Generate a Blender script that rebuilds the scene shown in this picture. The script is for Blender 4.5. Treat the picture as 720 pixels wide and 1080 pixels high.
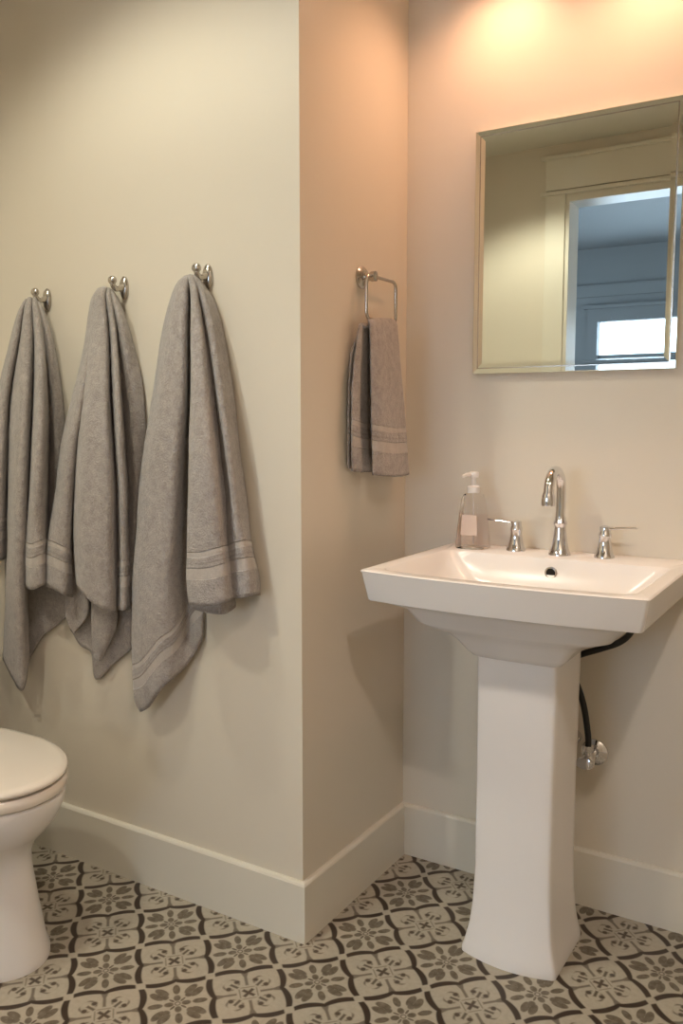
import bpy, bmesh, math, random
from mathutils import Vector, Matrix, noise
random.seed(4)
PI = math.pi
for o in list(bpy.data.objects): bpy.data.objects.remove(o)
S = bpy.context.scene
C = S.collection

# ---------------------------------------------------------------- camera
cd = bpy.data.cameras.new('camera'); cam = bpy.data.objects.new('camera', cd); C.objects.link(cam)
cd.sensor_fit = 'VERTICAL'; cd.sensor_height = 36; cd.sensor_width = 24; cd.lens = 30.622; cd.clip_start = .02
m = [[0.85306, -0.054234, 0.518987], [0.521813, 0.088662, -0.84844], [-0.0, 0.994584, 0.103934]]
M4 = Matrix([m[0] + [0], m[1] + [0], m[2] + [0], [0, 0, 0, 1]])
M4.translation = Vector([1.05883, -2.06627, 1.2])
cam.matrix_world = M4
S.camera = cam
# ---------------------------------------------------------------- world, exposure
w = bpy.data.worlds.new('sky'); S.world = w; w.use_nodes = True
w.node_tree.nodes['Background'].inputs[0].default_value = (.60, .78, 1, 1)
w.node_tree.nodes['Background'].inputs[1].default_value = 7.5
S.view_settings.view_transform = 'Standard'; S.view_settings.look = 'None'
S.view_settings.gamma = 1; S.view_settings.use_curve_mapping = False
S.view_settings.exposure = 0.13
# light strengths
P_ROOM = 50; P_TOILET = 30; P_VANITY = 9.5; P_DOOR_FILL = 36
COL_ROOM = (1, .865, .76); COL_TOILET = (1, .965, .80); COL_VANITY = (1, .54, .32)

# room planes (metres): back wall, alcove side wall, towel wall, door wall
YC, XB, YA, YD = .013, -.013, -.484, -2.5
XL, XR, ZC = -1.12, 1.75, 2.61

# ---------------------------------------------------------------- helpers
def L(c):
    return tuple(((v/255)/12.92 if v/255 <= .04045 else ((v/255+.055)/1.055)**2.4) for v in c) + (1,)
def mat(name, col, rough=.5, metal=0, spec=.5, bump=0, bscale=200, coat=0, mottle=0):
    m = bpy.data.materials.new(name); m.use_nodes = True
    nt = m.node_tree; b = nt.nodes['Principled BSDF']
    b.inputs['Base Color'].default_value = L(col); b.inputs['Roughness'].default_value = rough
    b.inputs['Metallic'].default_value = metal; b.inputs['Specular IOR Level'].default_value = spec
    b.inputs['Coat Weight'].default_value = coat
    tc = nt.nodes.new('ShaderNodeTexCoord')
    if bump:
        n = nt.nodes.new('ShaderNodeTexNoise'); n.inputs['Scale'].default_value = bscale; n.inputs['Detail'].default_value = 4
        nt.links.new(tc.outputs['Object'], n.inputs['Vector'])
        bp = nt.nodes.new('ShaderNodeBump'); bp.inputs['Strength'].default_value = bump; bp.inputs['Distance'].default_value = .002
        nt.links.new(n.outputs['Fac'], bp.inputs['Height']); nt.links.new(bp.outputs[0], b.inputs['Normal'])
    if mottle:
        n = nt.nodes.new('ShaderNodeTexNoise'); n.inputs['Scale'].default_value = 3; n.inputs['Detail'].default_value = 5
        nt.links.new(tc.outputs['Object'], n.inputs['Vector'])
        mx = nt.nodes.new('ShaderNodeMix'); mx.data_type = 'RGBA'
        mx.inputs['A'].default_value = L([c*(1-mottle) for c in col]); mx.inputs['B'].default_value = L([min(255, c*(1+mottle)) for c in col])
        nt.links.new(n.outputs['Fac'], mx.inputs['Factor']); nt.links.new(mx.outputs['Result'], b.inputs['Base Color'])
    return m
def emat(name, col, s):
    m = bpy.data.materials.new(name); m.use_nodes = True
    b = m.node_tree.nodes['Principled BSDF']
    b.inputs['Base Color'].default_value = (*col, 1); b.inputs['Emission Color'].default_value = (*col, 1); b.inputs['Emission Strength'].default_value = s
    return m
class E:                                         # arithmetic on shader sockets
    nt = None
    def __init__(s, v): s.v = v
    @staticmethod
    def op(o, *a, clamp=False):
        n = E.nt.nodes.new('ShaderNodeMath'); n.operation = o; n.use_clamp = clamp
        for i, x in enumerate(a):
            x = x.v if isinstance(x, E) else x
            if isinstance(x, (int, float)): n.inputs[i].default_value = x
            else: E.nt.links.new(x, n.inputs[i])
        return E(n.outputs[0])
    def __add__(a, b): return E.op('ADD', a, b)
    __radd__ = __add__
    def __sub__(a, b): return E.op('SUBTRACT', a, b)
    def __rsub__(a, b): return E.op('SUBTRACT', b, a)
    def __mul__(a, b): return E.op('MULTIPLY', a, b)
    __rmul__ = __mul__
    def __truediv__(a, b): return E.op('DIVIDE', a, b)
def ab(a): return E.op('ABSOLUTE', a)
def mn(a, b): return E.op('MINIMUM', a, b)
def mx_(a, b): return E.op('MAXIMUM', a, b)
def hyp(a, b): return E.op('SQRT', a*a + b*b)
def soft(d, w=.012):                              # 1 where d<0, soft edge
    return E.op('MULTIPLY_ADD', d, -1/(2*w), .5, clamp=True)

def obj(name, bm, m, parent=None, smooth=True, angle=40, mods=None):
    me = bpy.data.meshes.new(name)
    bmesh.ops.recalc_face_normals(bm, faces=bm.faces)
    bm.to_mesh(me); bm.free()
    if isinstance(m, (list, tuple)):
        for x in m: me.materials.append(x)
    else: me.materials.append(m)
    if smooth:
        for p in me.polygons: p.use_smooth = True
        try: me.set_sharp_from_angle(angle=math.radians(angle))
        except Exception: pass
    o = bpy.data.objects.new(name, me); C.objects.link(o)
    if parent:
        o.parent = parent
        o.matrix_parent_inverse = Matrix.Translation(-parent.location) if parent.parent is None else Matrix.Identity(4)
    return o
def thing(name, label, cat, loc, group=None):
    o = bpy.data.objects.new(name, None); C.objects.link(o); o.location = loc; o.empty_display_size = .05
    o['label'] = label; o['category'] = cat
    if group: o['group'] = group
    return o
def tag(o, label, cat, group=None):
    o['label'] = label; o['category'] = cat
    if group: o['group'] = group
    return o
def struct(name, bm, m, parent=None, **k):
    o = obj(name, bm, m, parent, **k)
    if parent is None: o['kind'] = 'structure'
    return o
def box(bm, x0, x1, y0, y1, z0, z1, bev=0, seg=2):
    r = bmesh.ops.create_cube(bm, size=1)
    vs = r['verts']
    for v in vs:
        v.co = Vector((x0 + (v.co.x+.5)*(x1-x0), y0 + (v.co.y+.5)*(y1-y0), z0 + (v.co.z+.5)*(z1-z0)))
    if bev:
        es = list({e for v in vs for e in v.link_edges})
        bmesh.ops.bevel(bm, geom=es, offset=bev, segments=seg, affect='EDGES', profile=.5)
    return bm
def B(*a, **k):
    bm = bmesh.new(); return box(bm, *a, **k)
def loft(bm, rings, cap0=True, cap1=True):
    vr = [[bm.verts.new(p) for p in r] for r in rings]
    n = len(vr[0])
    for a, b in zip(vr[:-1], vr[1:]):
        for i in range(n):
            j = (i+1) % n
            bm.faces.new((a[i], a[j], b[j], b[i]))
    if cap0: bm.faces.new(vr[0][::-1])
    if cap1: bm.faces.new(vr[-1])
    return vr
def frame_at(d):
    d = d.normalized(); up = Vector((0, 0, 1)) if abs(d.z) < .95 else Vector((1, 0, 0))
    a = d.cross(up).normalized(); return a, a.cross(d).normalized()
def tube(bm, pts, rad, n=16, cap=True):
    pts = [Vector(p) for p in pts]
    if not hasattr(rad, '__len__'): rad = [rad]*len(pts)
    rings = []; a = None
    for i, p in enumerate(pts):
        d = (pts[min(i+1, len(pts)-1)] - pts[max(i-1, 0)]).normalized()
        if a is None: a, b = frame_at(d)
        else:
            a = (a - d*a.dot(d)).normalized(); b = a.cross(d)
        rings.append([p + (a*math.cos(t) + b*math.sin(t))*rad[i] for t in [2*PI*k/n for k in range(n)]])
    loft(bm, rings, cap, cap); return bm
def lathe(bm, prof, c, axis='Z', n=28):            # prof = [(r, h)...] along axis from c
    c = Vector(c); rings = []
    for r, h in prof:
        ring = []
        for k in range(n):
            t = 2*PI*k/n; u, v = r*math.cos(t), r*math.sin(t)
            ring.append(c + (Vector((u, v, h)) if axis == 'Z' else Vector((u, -h, v)) if axis == '-Y' else Vector((h, u, v))))
        rings.append(ring)
    loft(bm, rings); return bm
def catmull(pts, k):
    P = [Vector(p) for p in pts]; out = []
    for i in range(len(P)-1):
        p0, p1, p2, p3 = P[max(i-1, 0)], P[i], P[i+1], P[min(i+2, len(P)-1)]
        for j in range(k):
            t = j/k
            out.append(.5*((2*p1) + (p2-p0)*t + (2*p0-5*p1+4*p2-p3)*t*t + (3*p1-p0-3*p2+p3)*t**3))
    out.append(P[-1]); return out
def rrect(x0, x1, y0, y1, r, z, bow=0, k=6, e=10):   # rounded rectangle, front side (y0) may bow outward
    pts = []
    cs = [(x1-r, y1-r, 0), (x0+r, y1-r, PI/2), (x0+r, y0+r, PI), (x1-r, y0+r, 1.5*PI)]
    corner = [[(cx + r*math.cos(a0 + PI/2*i/k), cy + r*math.sin(a0 + PI/2*i/k)) for i in range(k+1)] for cx, cy, a0 in cs]
    for q in range(4):
        pts += corner[q]
        a, b = corner[q][-1], corner[(q+1) % 4][0]
        for i in range(1, e): pts.append((a[0]+(b[0]-a[0])*i/e, a[1]+(b[1]-a[1])*i/e))
    out = []; xm = (x0+x1)/2; hw = (x1-x0)/2; ym = (y0+y1)/2
    for x, y in pts:
        fy = max(0, min(1, (ym-y)/(ym-y0)))
        out.append(Vector((x, y - bow*(1-((x-xm)/hw)**2)*fy, z)))
    return out

# ---------------------------------------------------------------- materials
M_wall = mat('wall_paint', (219, 210, 194), .42, bump=.05, bscale=350, mottle=.006, spec=.4)
M_trim = mat('trim_paint', (222, 216, 202), .3, spec=.5)
M_ceil = mat('ceiling_paint', (215, 210, 195), .7)
M_porc = mat('white_porcelain', (236, 232, 229), .22, spec=.45)
M_seat = mat('toilet_seat_plastic', (236, 226, 214), .22)
M_chrome = mat('chrome', (225, 225, 228), .08, 1)
M_nickel = mat('brushed_nickel', (190, 184, 176), .22, 1)
M_mirror = mat('mirror_glass', (232, 236, 230), .01, 1)
M_dark = mat('hole_shade', (18, 16, 14), .8)
M_black = mat('black_rubber', (16, 15, 15), .45)
M_hall = mat('hall_paint', (150, 152, 152), .6)
M_hallfloor = mat('hall_floor', (110, 85, 62), .4)
M_white = mat('white_plastic', (235, 230, 226), .3)
M_label = mat('paper_label', (214, 192, 178), .6)

def glass(name, col, rough=0.0, ior=1.45):
    m = bpy.data.materials.new(name); m.use_nodes = True
    b = m.node_tree.nodes['Principled BSDF']; b.inputs['Base Color'].default_value = (*col, 1)
    b.inputs['Transmission Weight'].default_value = 1; b.inputs['Roughness'].default_value = rough; b.inputs['IOR'].default_value = ior
    return m
M_glass = glass('clear_plastic', (.97, .95, .94), 0, 1.12)
M_soap = glass('pink_soap', (.975, .90, .88), .1, 1.08)
M_pane = glass('window_glass', (1, 1, 1), 0, 1.05)
M_shade = glass('frosted_glass', (1, .96, .9), .5, 1.3)

def towel_mat():
    m = bpy.data.materials.new('grey_terry'); m.use_nodes = True
    nt = m.node_tree; E.nt = nt; b = nt.nodes['Principled BSDF']
    b.inputs['Roughness'].default_value = .95; b.inputs['Specular IOR Level'].default_value = .1
    b.inputs['Sheen Weight'].default_value = .35; b.inputs['Sheen Roughness'].default_value = .5
    at = nt.nodes.new('ShaderNodeAttribute'); at.attribute_name = 'hem'
    h = E(at.outputs['Fac'])
    def band(a, c): return soft(mx_(a - h, h - c), .0012)
    fl = E.op('MAXIMUM', band(.058, .084), band(.108, .121))
    ln = E.op('MAXIMUM', band(.0, .007), band(.092, .096))
    tc = nt.nodes.new('ShaderNodeTexCoord')
    n = nt.nodes.new('ShaderNodeTexNoise'); n.inputs['Scale'].default_value = 260; n.inputs['Detail'].default_value = 3
    n2 = nt.nodes.new('ShaderNodeTexNoise'); n2.inputs['Scale'].default_value = 60; n2.inputs['Detail'].default_value = 5
    nt.links.new(tc.outputs['Object'], n.inputs['Vector']); nt.links.new(tc.outputs['Object'], n2.inputs['Vector'])
    f = E.op('MULTIPLY_ADD', E(n.outputs['Fac'])*.5 + E(n2.outputs['Fac'])*.5, 1.6, -.3, clamp=True)
    mx = nt.nodes.new('ShaderNodeMix'); mx.data_type = 'RGBA'
    mx.inputs['A'].default_value = L((126, 119, 115)); mx.inputs['B'].default_value = L((196, 187, 181))
    nt.links.new(f.v, mx.inputs['Factor'])
    m2 = nt.nodes.new('ShaderNodeMix'); m2.data_type = 'RGBA'; m2.inputs['B'].default_value = L((196, 187, 178))
    nt.links.new(mx.outputs['Result'], m2.inputs['A']); nt.links.new((fl*.45).v, m2.inputs['Factor'])
    m3 = nt.nodes.new('ShaderNodeMix'); m3.data_type = 'RGBA'; m3.inputs['B'].default_value = L((135, 127, 121))
    nt.links.new(m2.outputs['Result'], m3.inputs['A']); nt.links.new((ln*.5).v, m3.inputs['Factor'])
    nt.links.new(m3.outputs['Result'], b.inputs['Base Color'])
    hh = (E(n.outputs['Fac'])*.7 + E(n2.outputs['Fac'])*.6)*(1 - fl*.85) + 0*h
    bp = nt.nodes.new('ShaderNodeBump'); bp.inputs['Strength'].default_value = .8; bp.inputs['Distance'].default_value = .006
    nt.links.new(hh.v, bp.inputs['Height']); nt.links.new(bp.outputs[0], b.inputs['Normal'])
    return m
M_towel = towel_mat()

def tile_mat():
    m = bpy.data.materials.new('patterned_cement_tile'); m.use_nodes = True
    nt = m.node_tree; E.nt = nt; b = nt.nodes['Principled BSDF']
    tc = nt.nodes.new('ShaderNodeTexCoord'); sp = nt.nodes.new('ShaderNodeSeparateXYZ')
    nt.links.new(tc.outputs['Object'], sp.inputs[0])
    s = .2085
    px = (E(sp.outputs['X']) - .097)/s; py = (E(sp.outputs['Y']) + .386)/s
    a = px + py; c = px - py
    ia = E.op('ROUND', a); ic = E.op('ROUND', c)
    u = a - ia; v = c - ic
    par = E.op('PINGPONG', ia + ic, 1.0)            # 0 = flower cell, 1 = scroll cell
    isX = soft(.5 - par, .02); isF = 1 - isX
    au, av = ab(u), ab(v)
    sgn = isX*2 - 1
    # wavy outline: the scroll cells bulge into the flower cells, cusps between
    def edge(d, t):                                 # d = abs coordinate across, t = along
        wave = E.op('POWER', ab(E.op('SINE', t*(2*PI))), .75)
        off = wave*.056 - .020                      # how far into the flower cell
        dist = ab((.5 - d) - off*(sgn*-1))
        wdt = .034 + wave*.015
        gap = soft(ab(t) - .43, .012)
        return soft(dist - wdt, .012)*gap
    out = mx_(edge(au, v), edge(av, u))
    # inner darker ground of the scroll lobes
    mnq, mxq = mn(au, av), mx_(au, av)
    # flower cell: eight petals and a rosette
    def ell(x, y, cx, cy, rx, ry): return hyp((x-cx)/rx, (y-cy)/ry) - 1
    ang = .7071
    du, dv = (au+av)*ang, (au-av)*ang
    p1 = soft(ell(mxq, mnq, .31, 0, .105, .052), .12)
    p2 = soft(ell(du, ab(dv), .345, .056, .12, .060), .12)
    p2 = mx_(p2, soft(ell(du, dv, .24, 0, .06, .055), .2))
    p3 = soft(ell(mxq, mnq, .12, 0, .065, .048), .2)
    p4 = soft(ell(du, dv, .11, 0, .05, .018), .2)
    ctr = soft(ab(hyp(u, v) - .035) - .01, .01)
    flower = mx_(mx_(mx_(p1, p2), mx_(p3, p4)), ctr)
    # scroll cell: axis stems, curls, small framed cross
    stem = soft(mx_(mnq - .022 - .30*mx_(mxq - .36, 0), mx_(.17 - mxq, mxq - .47)), .012)
    ring = soft(ab(hyp(au-.225, av-.225) - .115) - .016, .012)*soft(du - .40, .02)*soft(.20 - mxq, .02)
    curl = mx_(soft(hyp(au-.135, av-.27) - .042, .014), soft(hyp(au-.27, av-.135) - .042, .014))
    tick = soft(mx_(ab(dv) - .022, mx_(.19 - du, du - .33)), .012)
    sq = soft(ab(mxq - .125) - .010, .01)*soft(mnq-.10, .02)
    cross = soft(mx_(ab(dv) - .026, du - .105), .012)
    scroll = mx_(mx_(mx_(stem*.75, ring*.7), mx_(curl, tick*.9)), mx_(sq*.55, cross))
    n = nt.nodes.new('ShaderNodeTexNoise'); n.inputs['Scale'].default_value = 90; n.inputs['Detail'].default_value = 4
    nt.links.new(tc.outputs['Object'], n.inputs['Vector']); nz = E(n.outputs['Fac'])
    def mixc(A, Bc, f):
        q = nt.nodes.new('ShaderNodeMix'); q.data_type = 'RGBA'
        for nm, z in (('A', A), ('B', Bc)):
            if isinstance(z, tuple): q.inputs[nm].default_value = z
            else: nt.links.new(z, q.inputs[nm])
        nt.links.new(f.v, q.inputs['Factor']); return q.outputs['Result']
    base = mixc(L((190, 182, 166)), L((166, 157, 141)), nz)
    c1 = mixc(base, L((98, 87, 73)), flower*isF*(.6 + nz*.6))
    c2 = mixc(c1, L((84, 72, 60)), scroll*isX)
    c3 = mixc(c2, L((62, 50, 42)), out)
    nt.links.new(c3, b.inputs['Base Color'])
    b.inputs['Roughness'].default_value = .45; b.inputs['Specular IOR Level'].default_value = .35
    bp = nt.nodes.new('ShaderNodeBump'); bp.inputs['Strength'].default_value = .15; bp.inputs['Distance'].default_value = .001
    nt.links.new((nz - out*.3).v, bp.inputs['Height']); nt.links.new(bp.outputs[0], b.inputs['Normal'])
    return m
M_tile = tile_mat()

# ---------------------------------------------------------------- the room shell
struct('floor', B(XL-.1, XR+.1, YD, YC+.1, -.05, 0), M_tile, smooth=False)
struct('ceiling', B(XL-.1, XR+.1, YD, YC+.1, ZC, ZC+.05), M_ceil, smooth=False)
struct('wall_back', B(XB-.1, XR+.1, YC, YC+.1, 0, ZC), M_wall, smooth=False)
struct('wall_alcove', B(XB-.1, XB, YA+.1, YC, 0, ZC), M_wall, smooth=False)
struct('wall_towel', B(XL, XB, YA, YA+.1, 0, ZC), M_wall, smooth=False)
struct('wall_left', B(XL-.1, XL, YD, YA+.1, 0, ZC), M_wall, smooth=False)
struct('wall_right', B(XR, XR+.1, YD, YC, 0, ZC), M_wall, smooth=False)
OX0, OX1, OZ = -.355, .50, 2.335                   # doorway in the wall behind the camera
bm = bmesh.new()
box(bm, XL-.1, OX0, YD-.15, YD, 0, ZC); box(bm, OX1, XR+.1, YD-.15, YD, 0, ZC); box(bm, OX0, OX1, YD-.15, YD, OZ, ZC)
struct('wall_front', bm, M_wall, smooth=False)
def baseboard(name, p0, p1, nrm, e0=0, e1=0):
    # profile swept from p0 to p1, nrm points into the room; e0/e1 mitre offsets
    prof = [(0, 0), (.013, 0), (.013, .138), (.0105, .1425), (.006, .145), (0, .145)]
    d = (Vector(p1)-Vector(p0)).normalized(); n = Vector(nrm)
    bm = bmesh.new(); rings = []
    for p, s, e in ((Vector(p0), -1, e0), (Vector(p1), 1, e1)):
        rings.append([p + n*q + d*(s*e*q) + Vector((0, 0, z)) for q, z in prof])
    loft(bm, rings)
    return struct(name, bm, M_trim, smooth=False)
baseboard('baseboard_back', (XB, YC, 0), (XR, YC, 0), (0, -1, 0), -1, 0)
baseboard('baseboard_alcove', (XB, YA, 0), (XB, YC, 0), (1, 0, 0), 1, -1)
baseboard('baseboard_towel', (XL, YA, 0), (XB, YA, 0), (0, -1, 0), -1, 1)
baseboard('baseboard_left', (XL, YD, 0), (XL, YA, 0), (1, 0, 0), 0, -1)
baseboard('baseboard_right', (XR, YC, 0), (XR, YD, 0), (-1, 0, 0), -1, 0)
# door surround seen in the mirror
struct('trim_1', B(OX0-.115, OX0-.012, YD, YD+.02, 0, OZ+.02, bev=.002), M_trim, smooth=False)
struct('trim_2', B(OX1+.012, OX1+.115, YD, YD+.02, 0, OZ+.02, bev=.002), M_trim, smooth=False)
struct('trim_3', B(OX0-.14, OX1+.14, YD, YD+.03, OZ+.02, OZ+.04, bev=.004), M_trim, smooth=False)
struct('trim_4', B(OX0-.115, OX1+.115, YD, YD+.022, OZ+.045, OZ+.2, bev=.002), M_trim, smooth=False)
struct('trim_5', B(OX0-.14, OX1+.14, YD, YD+.03, OZ+.2, OZ+.22, bev=.004), M_trim, smooth=False)
bm = bmesh.new()
box(bm, OX0-.012, OX0+.008, YD-.155, YD+.005, 0, OZ+.02); box(bm, OX1-.008, OX1+.012, YD-.155, YD+.005, 0, OZ+.02)
box(bm, OX0+.008, OX1-.008, YD-.155, YD+.005, OZ-.015, OZ+.02)
struct('door_1', bm, M_trim, smooth=False)
# the room beyond the doorway
HY, HX0, HX1, HZ = -7.0, -3.2, 2.4, 2.93
struct('floor_hall', B(HX0, HX1, HY, YD, -.05, -.001), M_hallfloor, smooth=False)
struct('ceiling_hall', B(HX0, HX1, HY-.1, YD-.15, HZ, HZ+.05), M_hall, smooth=False)
for nm, xa in (('wall_hall_left', HX0-.1), ('wall_hall_right', HX1)):   # unseen window opening added in each side wall to brighten the hall
    bm = bmesh.new(); box(bm, xa, xa+.1, HY-.1, -5.9, 0, HZ); box(bm, xa, xa+.1, -3.9, YD, 0, HZ)
    box(bm, xa, xa+.1, -5.9, -3.9, 0, .8); box(bm, xa, xa+.1, -5.9, -3.9, 2.3, HZ)
    struct(nm, bm, M_hall, smooth=False)
    box_ = bmesh.new(); xm = xa+.03
    for y_ in (-5.9, -4.92, -3.94): box(box_, xm, xm+.04, y_, y_+.04, .8, 2.3)
    for z_ in (.8, 1.53, 2.26): box(box_, xm, xm+.04, -5.9, -3.9, z_, z_+.04)
    wn = struct('added_window_2' if xa < 0 else 'added_window_3', box_, M_hall, smooth=False)  # frame of the added, unseen side window
    pl = bpy.data.lights.new('window_portal', 'AREA'); pl.shape = 'RECTANGLE'; pl.size = 1.5; pl.size_y = 2.0; pl.cycles.is_portal = True
    po = bpy.data.objects.new('window_portal', pl); C.objects.link(po); po.location = (xa+.05, -4.9, 1.55)
    po.rotation_euler = (0, -PI/2 if xa < 0 else PI/2, 0)
bm = bmesh.new(); box(bm, HX0, XL-.1, YD-.15, YD-.05, 0, HZ); box(bm, XR+.1, HX1, YD-.15, YD-.05, 0, HZ); box(bm, XL-.1, XR+.1, YD-.15, YD-.05, ZC, HZ)
struct('wall_hall_near', bm, M_hall, smooth=False)
WX0, WX1, WZ0, WZ1 = -1.42, .85, .85, 2.2
bm = bmesh.new()
box(bm, HX0, WX0, HY-.1, HY, 0, HZ); box(bm, WX1, HX1, HY-.1, HY, 0, HZ)
box(bm, WX0, WX1, HY-.1, HY, 0, WZ0); box(bm, WX0, WX1, HY-.1, HY, WZ1, HZ)
struct('wall_hall_far', bm, M_hall, smooth=False)
bm = bmesh.new(); t = .045
box(bm, WX0-.1, WX0, HY, HY+.02, WZ0, WZ1); box(bm, WX1, WX1+.1, HY, HY+.02, WZ0, WZ1)
box(bm, WX0-.1, WX1+.1, HY, HY+.02, WZ1, WZ1+.13); box(bm, WX0-.14, WX1+.14, HY, HY+.05, WZ1+.13, WZ1+.165)
box(bm, WX0-.14, WX1+.14, HY, HY+.07, WZ0-.03, WZ0)
box(bm, WX0, WX1, HY-.06, HY-.02, 1.79, 1.87)
win = struct('window_1', bm, M_hall, smooth=False)
struct('glass_pane', B(WX0, WX1, HY-.045, HY-.041, WZ0, WZ1), M_pane, win, smooth=False)
bm = bmesh.new(); box(bm, HX0, HX1, HY, HY+.03, 2.45, 2.57)
struct('trim_6', bm, M_hall, smooth=False)

# ---------------------------------------------------------------- ceiling lights
def ceiling_light(x, y, label, col, power, cone, blend, size=.07):
    t = thing('ceiling_light', label, 'ceiling light', (x, y, ZC))
    bm = bmesh.new(); lathe(bm, [(.02, 0), (size+.03, 0), (size+.035, -.012), (size+.01, -.03), (size, -.03), (size*.98, -.015), (.02, -.015)], (x, y, ZC), n=36)
    obj('trim_ring', bm, M_white, t)
    bm = bmesh.new(); lathe(bm, [(size*.97, -.016), (size*.9, -.022), (size*.6, -.026), (.01, -.027)], (x, y, ZC), n=36)
    obj('diffuser', bm, emat('lamp_diffuser', col, 6), t)
    ld = bpy.data.lights.new('ceiling_lamp', 'SPOT'); ld.spot_size = math.radians(cone); ld.spot_blend = blend; ld.shadow_soft_size = .05; ld.energy = power; ld.color = col
    lo = bpy.data.objects.new('ceiling_lamp', ld); C.objects.link(lo); lo.location = (x, y, ZC-.085)
    lo.parent = t; lo.matrix_parent_inverse = Matrix.Translation(-t.location)
ceiling_light(1.35, -2.0, 'round recessed ceiling light nearest the doorway and camera', COL_ROOM, P_ROOM, 140, .5)
ceiling_light(-.36, -1.12, 'round recessed ceiling light above the floor beside the toilet', COL_TOILET, P_TOILET, 130, .5)
ceiling_light(-.45, -1.95, 'added round ceiling light brightening the door wall, between doorway and left wall', COL_TOILET, P_DOOR_FILL, 132, .5)  # extra lamp out of view, put in because the door wall was too dark

# ---------------------------------------------------------------- vanity light over the mirror
vt = thing('vanity_light', 'two-shade chrome vanity light on the wall above the mirror', 'wall lamp', (.427, YC, 2.34))
obj('backplate', B(.347, .507, YC-.02, YC, 2.415, 2.495, bev=.006), M_nickel, vt)
bm = bmesh.new(); tube(bm, [(.427, YC-.015, 2.455), (.427, YC-.15, 2.455)], .012); tube(bm, [(.24, YC-.15, 2.455), (.614, YC-.15, 2.455)], .009)
obj('crossbar', bm, M_nickel, vt)
for x in (.252, .602):
    bm = bmesh.new(); lathe(bm, [(.012, .09), (.022, .085), (.024, .05), (.03, .045), (.03, .035), (.012, .035)], (x, YC-.15, 2.36))
    obj('socket', bm, M_nickel, vt)
    bm = bmesh.new(); lathe(bm, [(.03, .04), (.04, .03), (.048, -.02), (.052, -.05), (.049, -.05), (.045, -.02), (.037, .027), (.028, .036)], (x, YC-.15, 2.36))
    obj('shade', bm, M_shade, vt)
    bm = bmesh.new(); lathe(bm, [(.008, .035), (.013, .02), (.024, -.005), (.027, -.02), (.02, -.038), (.004, -.046)], (x, YC-.15, 2.36))
    obj('bulb', bm, emat('warm_bulb', COL_VANITY, 12), vt)
    ld = bpy.data.lights.new('bulb_lamp', 'SPOT'); ld.spot_size = math.radians(146); ld.spot_blend = 1; ld.energy = P_VANITY; ld.color = COL_VANITY; ld.shadow_soft_size = .025
    lo = bpy.data.objects.new('bulb_lamp', ld); C.objects.link(lo); lo.location = (x, YC-.15, 2.29)
    lo.parent = vt; lo.matrix_parent_inverse = Matrix.Translation(-vt.location)

# ---------------------------------------------------------------- mirror
mx0, mx1, mz0, mz1 = .184, .671, 1.316, 1.902
mt = thing('wall_mirror', 'rectangular wall mirror with a narrow shiny border above the sink', 'mirror', ((mx0+mx1)/2, YC, mz0))
def rr(x0, x1, z0, z1, y): return [Vector((x0, y, z0)), Vector((x1, y, z0)), Vector((x1, y, z1)), Vector((x0, y, z1))]
def rin(i, y): return rr(mx0+i, mx1-i, mz0+i, mz1-i, y)
bm = bmesh.new(); loft(bm, [rin(0, YC), rin(0, YC-.019), rin(.002, YC-.0215), rin(.0125, YC-.0218), rin(.0135, YC-.0220), rin(.0145, YC-.012)], True, True)
obj('frame', bm, M_mirror, mt, smooth=False)
bm = bmesh.new(); loft(bm, [rin(.0130, YC-.0215), rin(.0130, YC-.0230), rin(.0152, YC-.0230), rin(.0152, YC-.0215)], True, True)
obj('inner_bead', bm, M_nickel, mt, smooth=False)
bm = bmesh.new(); loft(bm, [rin(.0155, YC-.012), rin(.0155, YC-.0228), rin(.027, YC-.0236)], True, True)
obj('mirror_glass', bm, M_mirror, mt, smooth=False)

# ---------------------------------------------------------------- pedestal sink
sk = thing('pedestal_sink', 'white porcelain pedestal sink with flared column under the mirror', 'sink', (.43, -.22, 0))
X0, X1, Y0, Y1, Z1 = .135, .732, -.483, YC-.001, .885
rings = [
    rrect(.345, .505, -.30, -.12, .012, .66),
    rrect(.334, .516, -.313, -.12, .012, .686, .006),
    rrect(.326, .524, -.322, -.11, .012, .690, .008),
    rrect(.314, .537, -.333, -.10, .014, .703, .010),
    rrect(.297, .555, -.350, -.08, .018, .727, .013),
    rrect(.276, .580, -.375, -.06, .028, .748, .016),
    rrect(.240, .622, -.402, -.03, .035, .762, .018),
    rrect(.225, .642, -.412, YC-.001, .035, .770, .018),
    rrect(.205, .665, -.428, YC-.001, .03, .800, .020),
    rrect(.165, .703, -.458, YC-.001, .018, .8175, .022),
    rrect(.150, .717, -.470, YC-.001, .008, .8185, .023),
    rrect(.147, .720, -.472, YC-.001, .008, .822, .023),
    rrect(X0+.002, X1-.002, Y0+.002, Y1, .006, .879, .024),
    rrect(X0, X1, Y0, Y1, .006, .8825, .024),
    rrect(X0+.003, X1-.003, Y0+.003, Y1-.002, .006, Z1, .024),
    rrect(X0+.030, X1-.030, Y0+.028, -.112, .03, Z1, .022),
    rrect(X0+.034, X1-.034, Y0+.032, -.115, .03, Z1-.002, .022),
    rrect(X0+.045, X1-.045, Y0+.042, -.121, .035, Z1-.018, .020),
    rrect(X0+.075, X1-.075, Y0+.065, -.135, .05, Z1-.062, .016),
    rrect(X0+.115, X1-.115, Y0+.095, -.160, .05, Z1-.088, .010),
    rrect(X0+.22, X1-.22, Y0+.17, -.22, .03, Z1-.098, .0),
]
bm = bmesh.new(); loft(bm, rings)
obj('basin', bm, M_porc, sk, angle=35)
col = []
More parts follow.
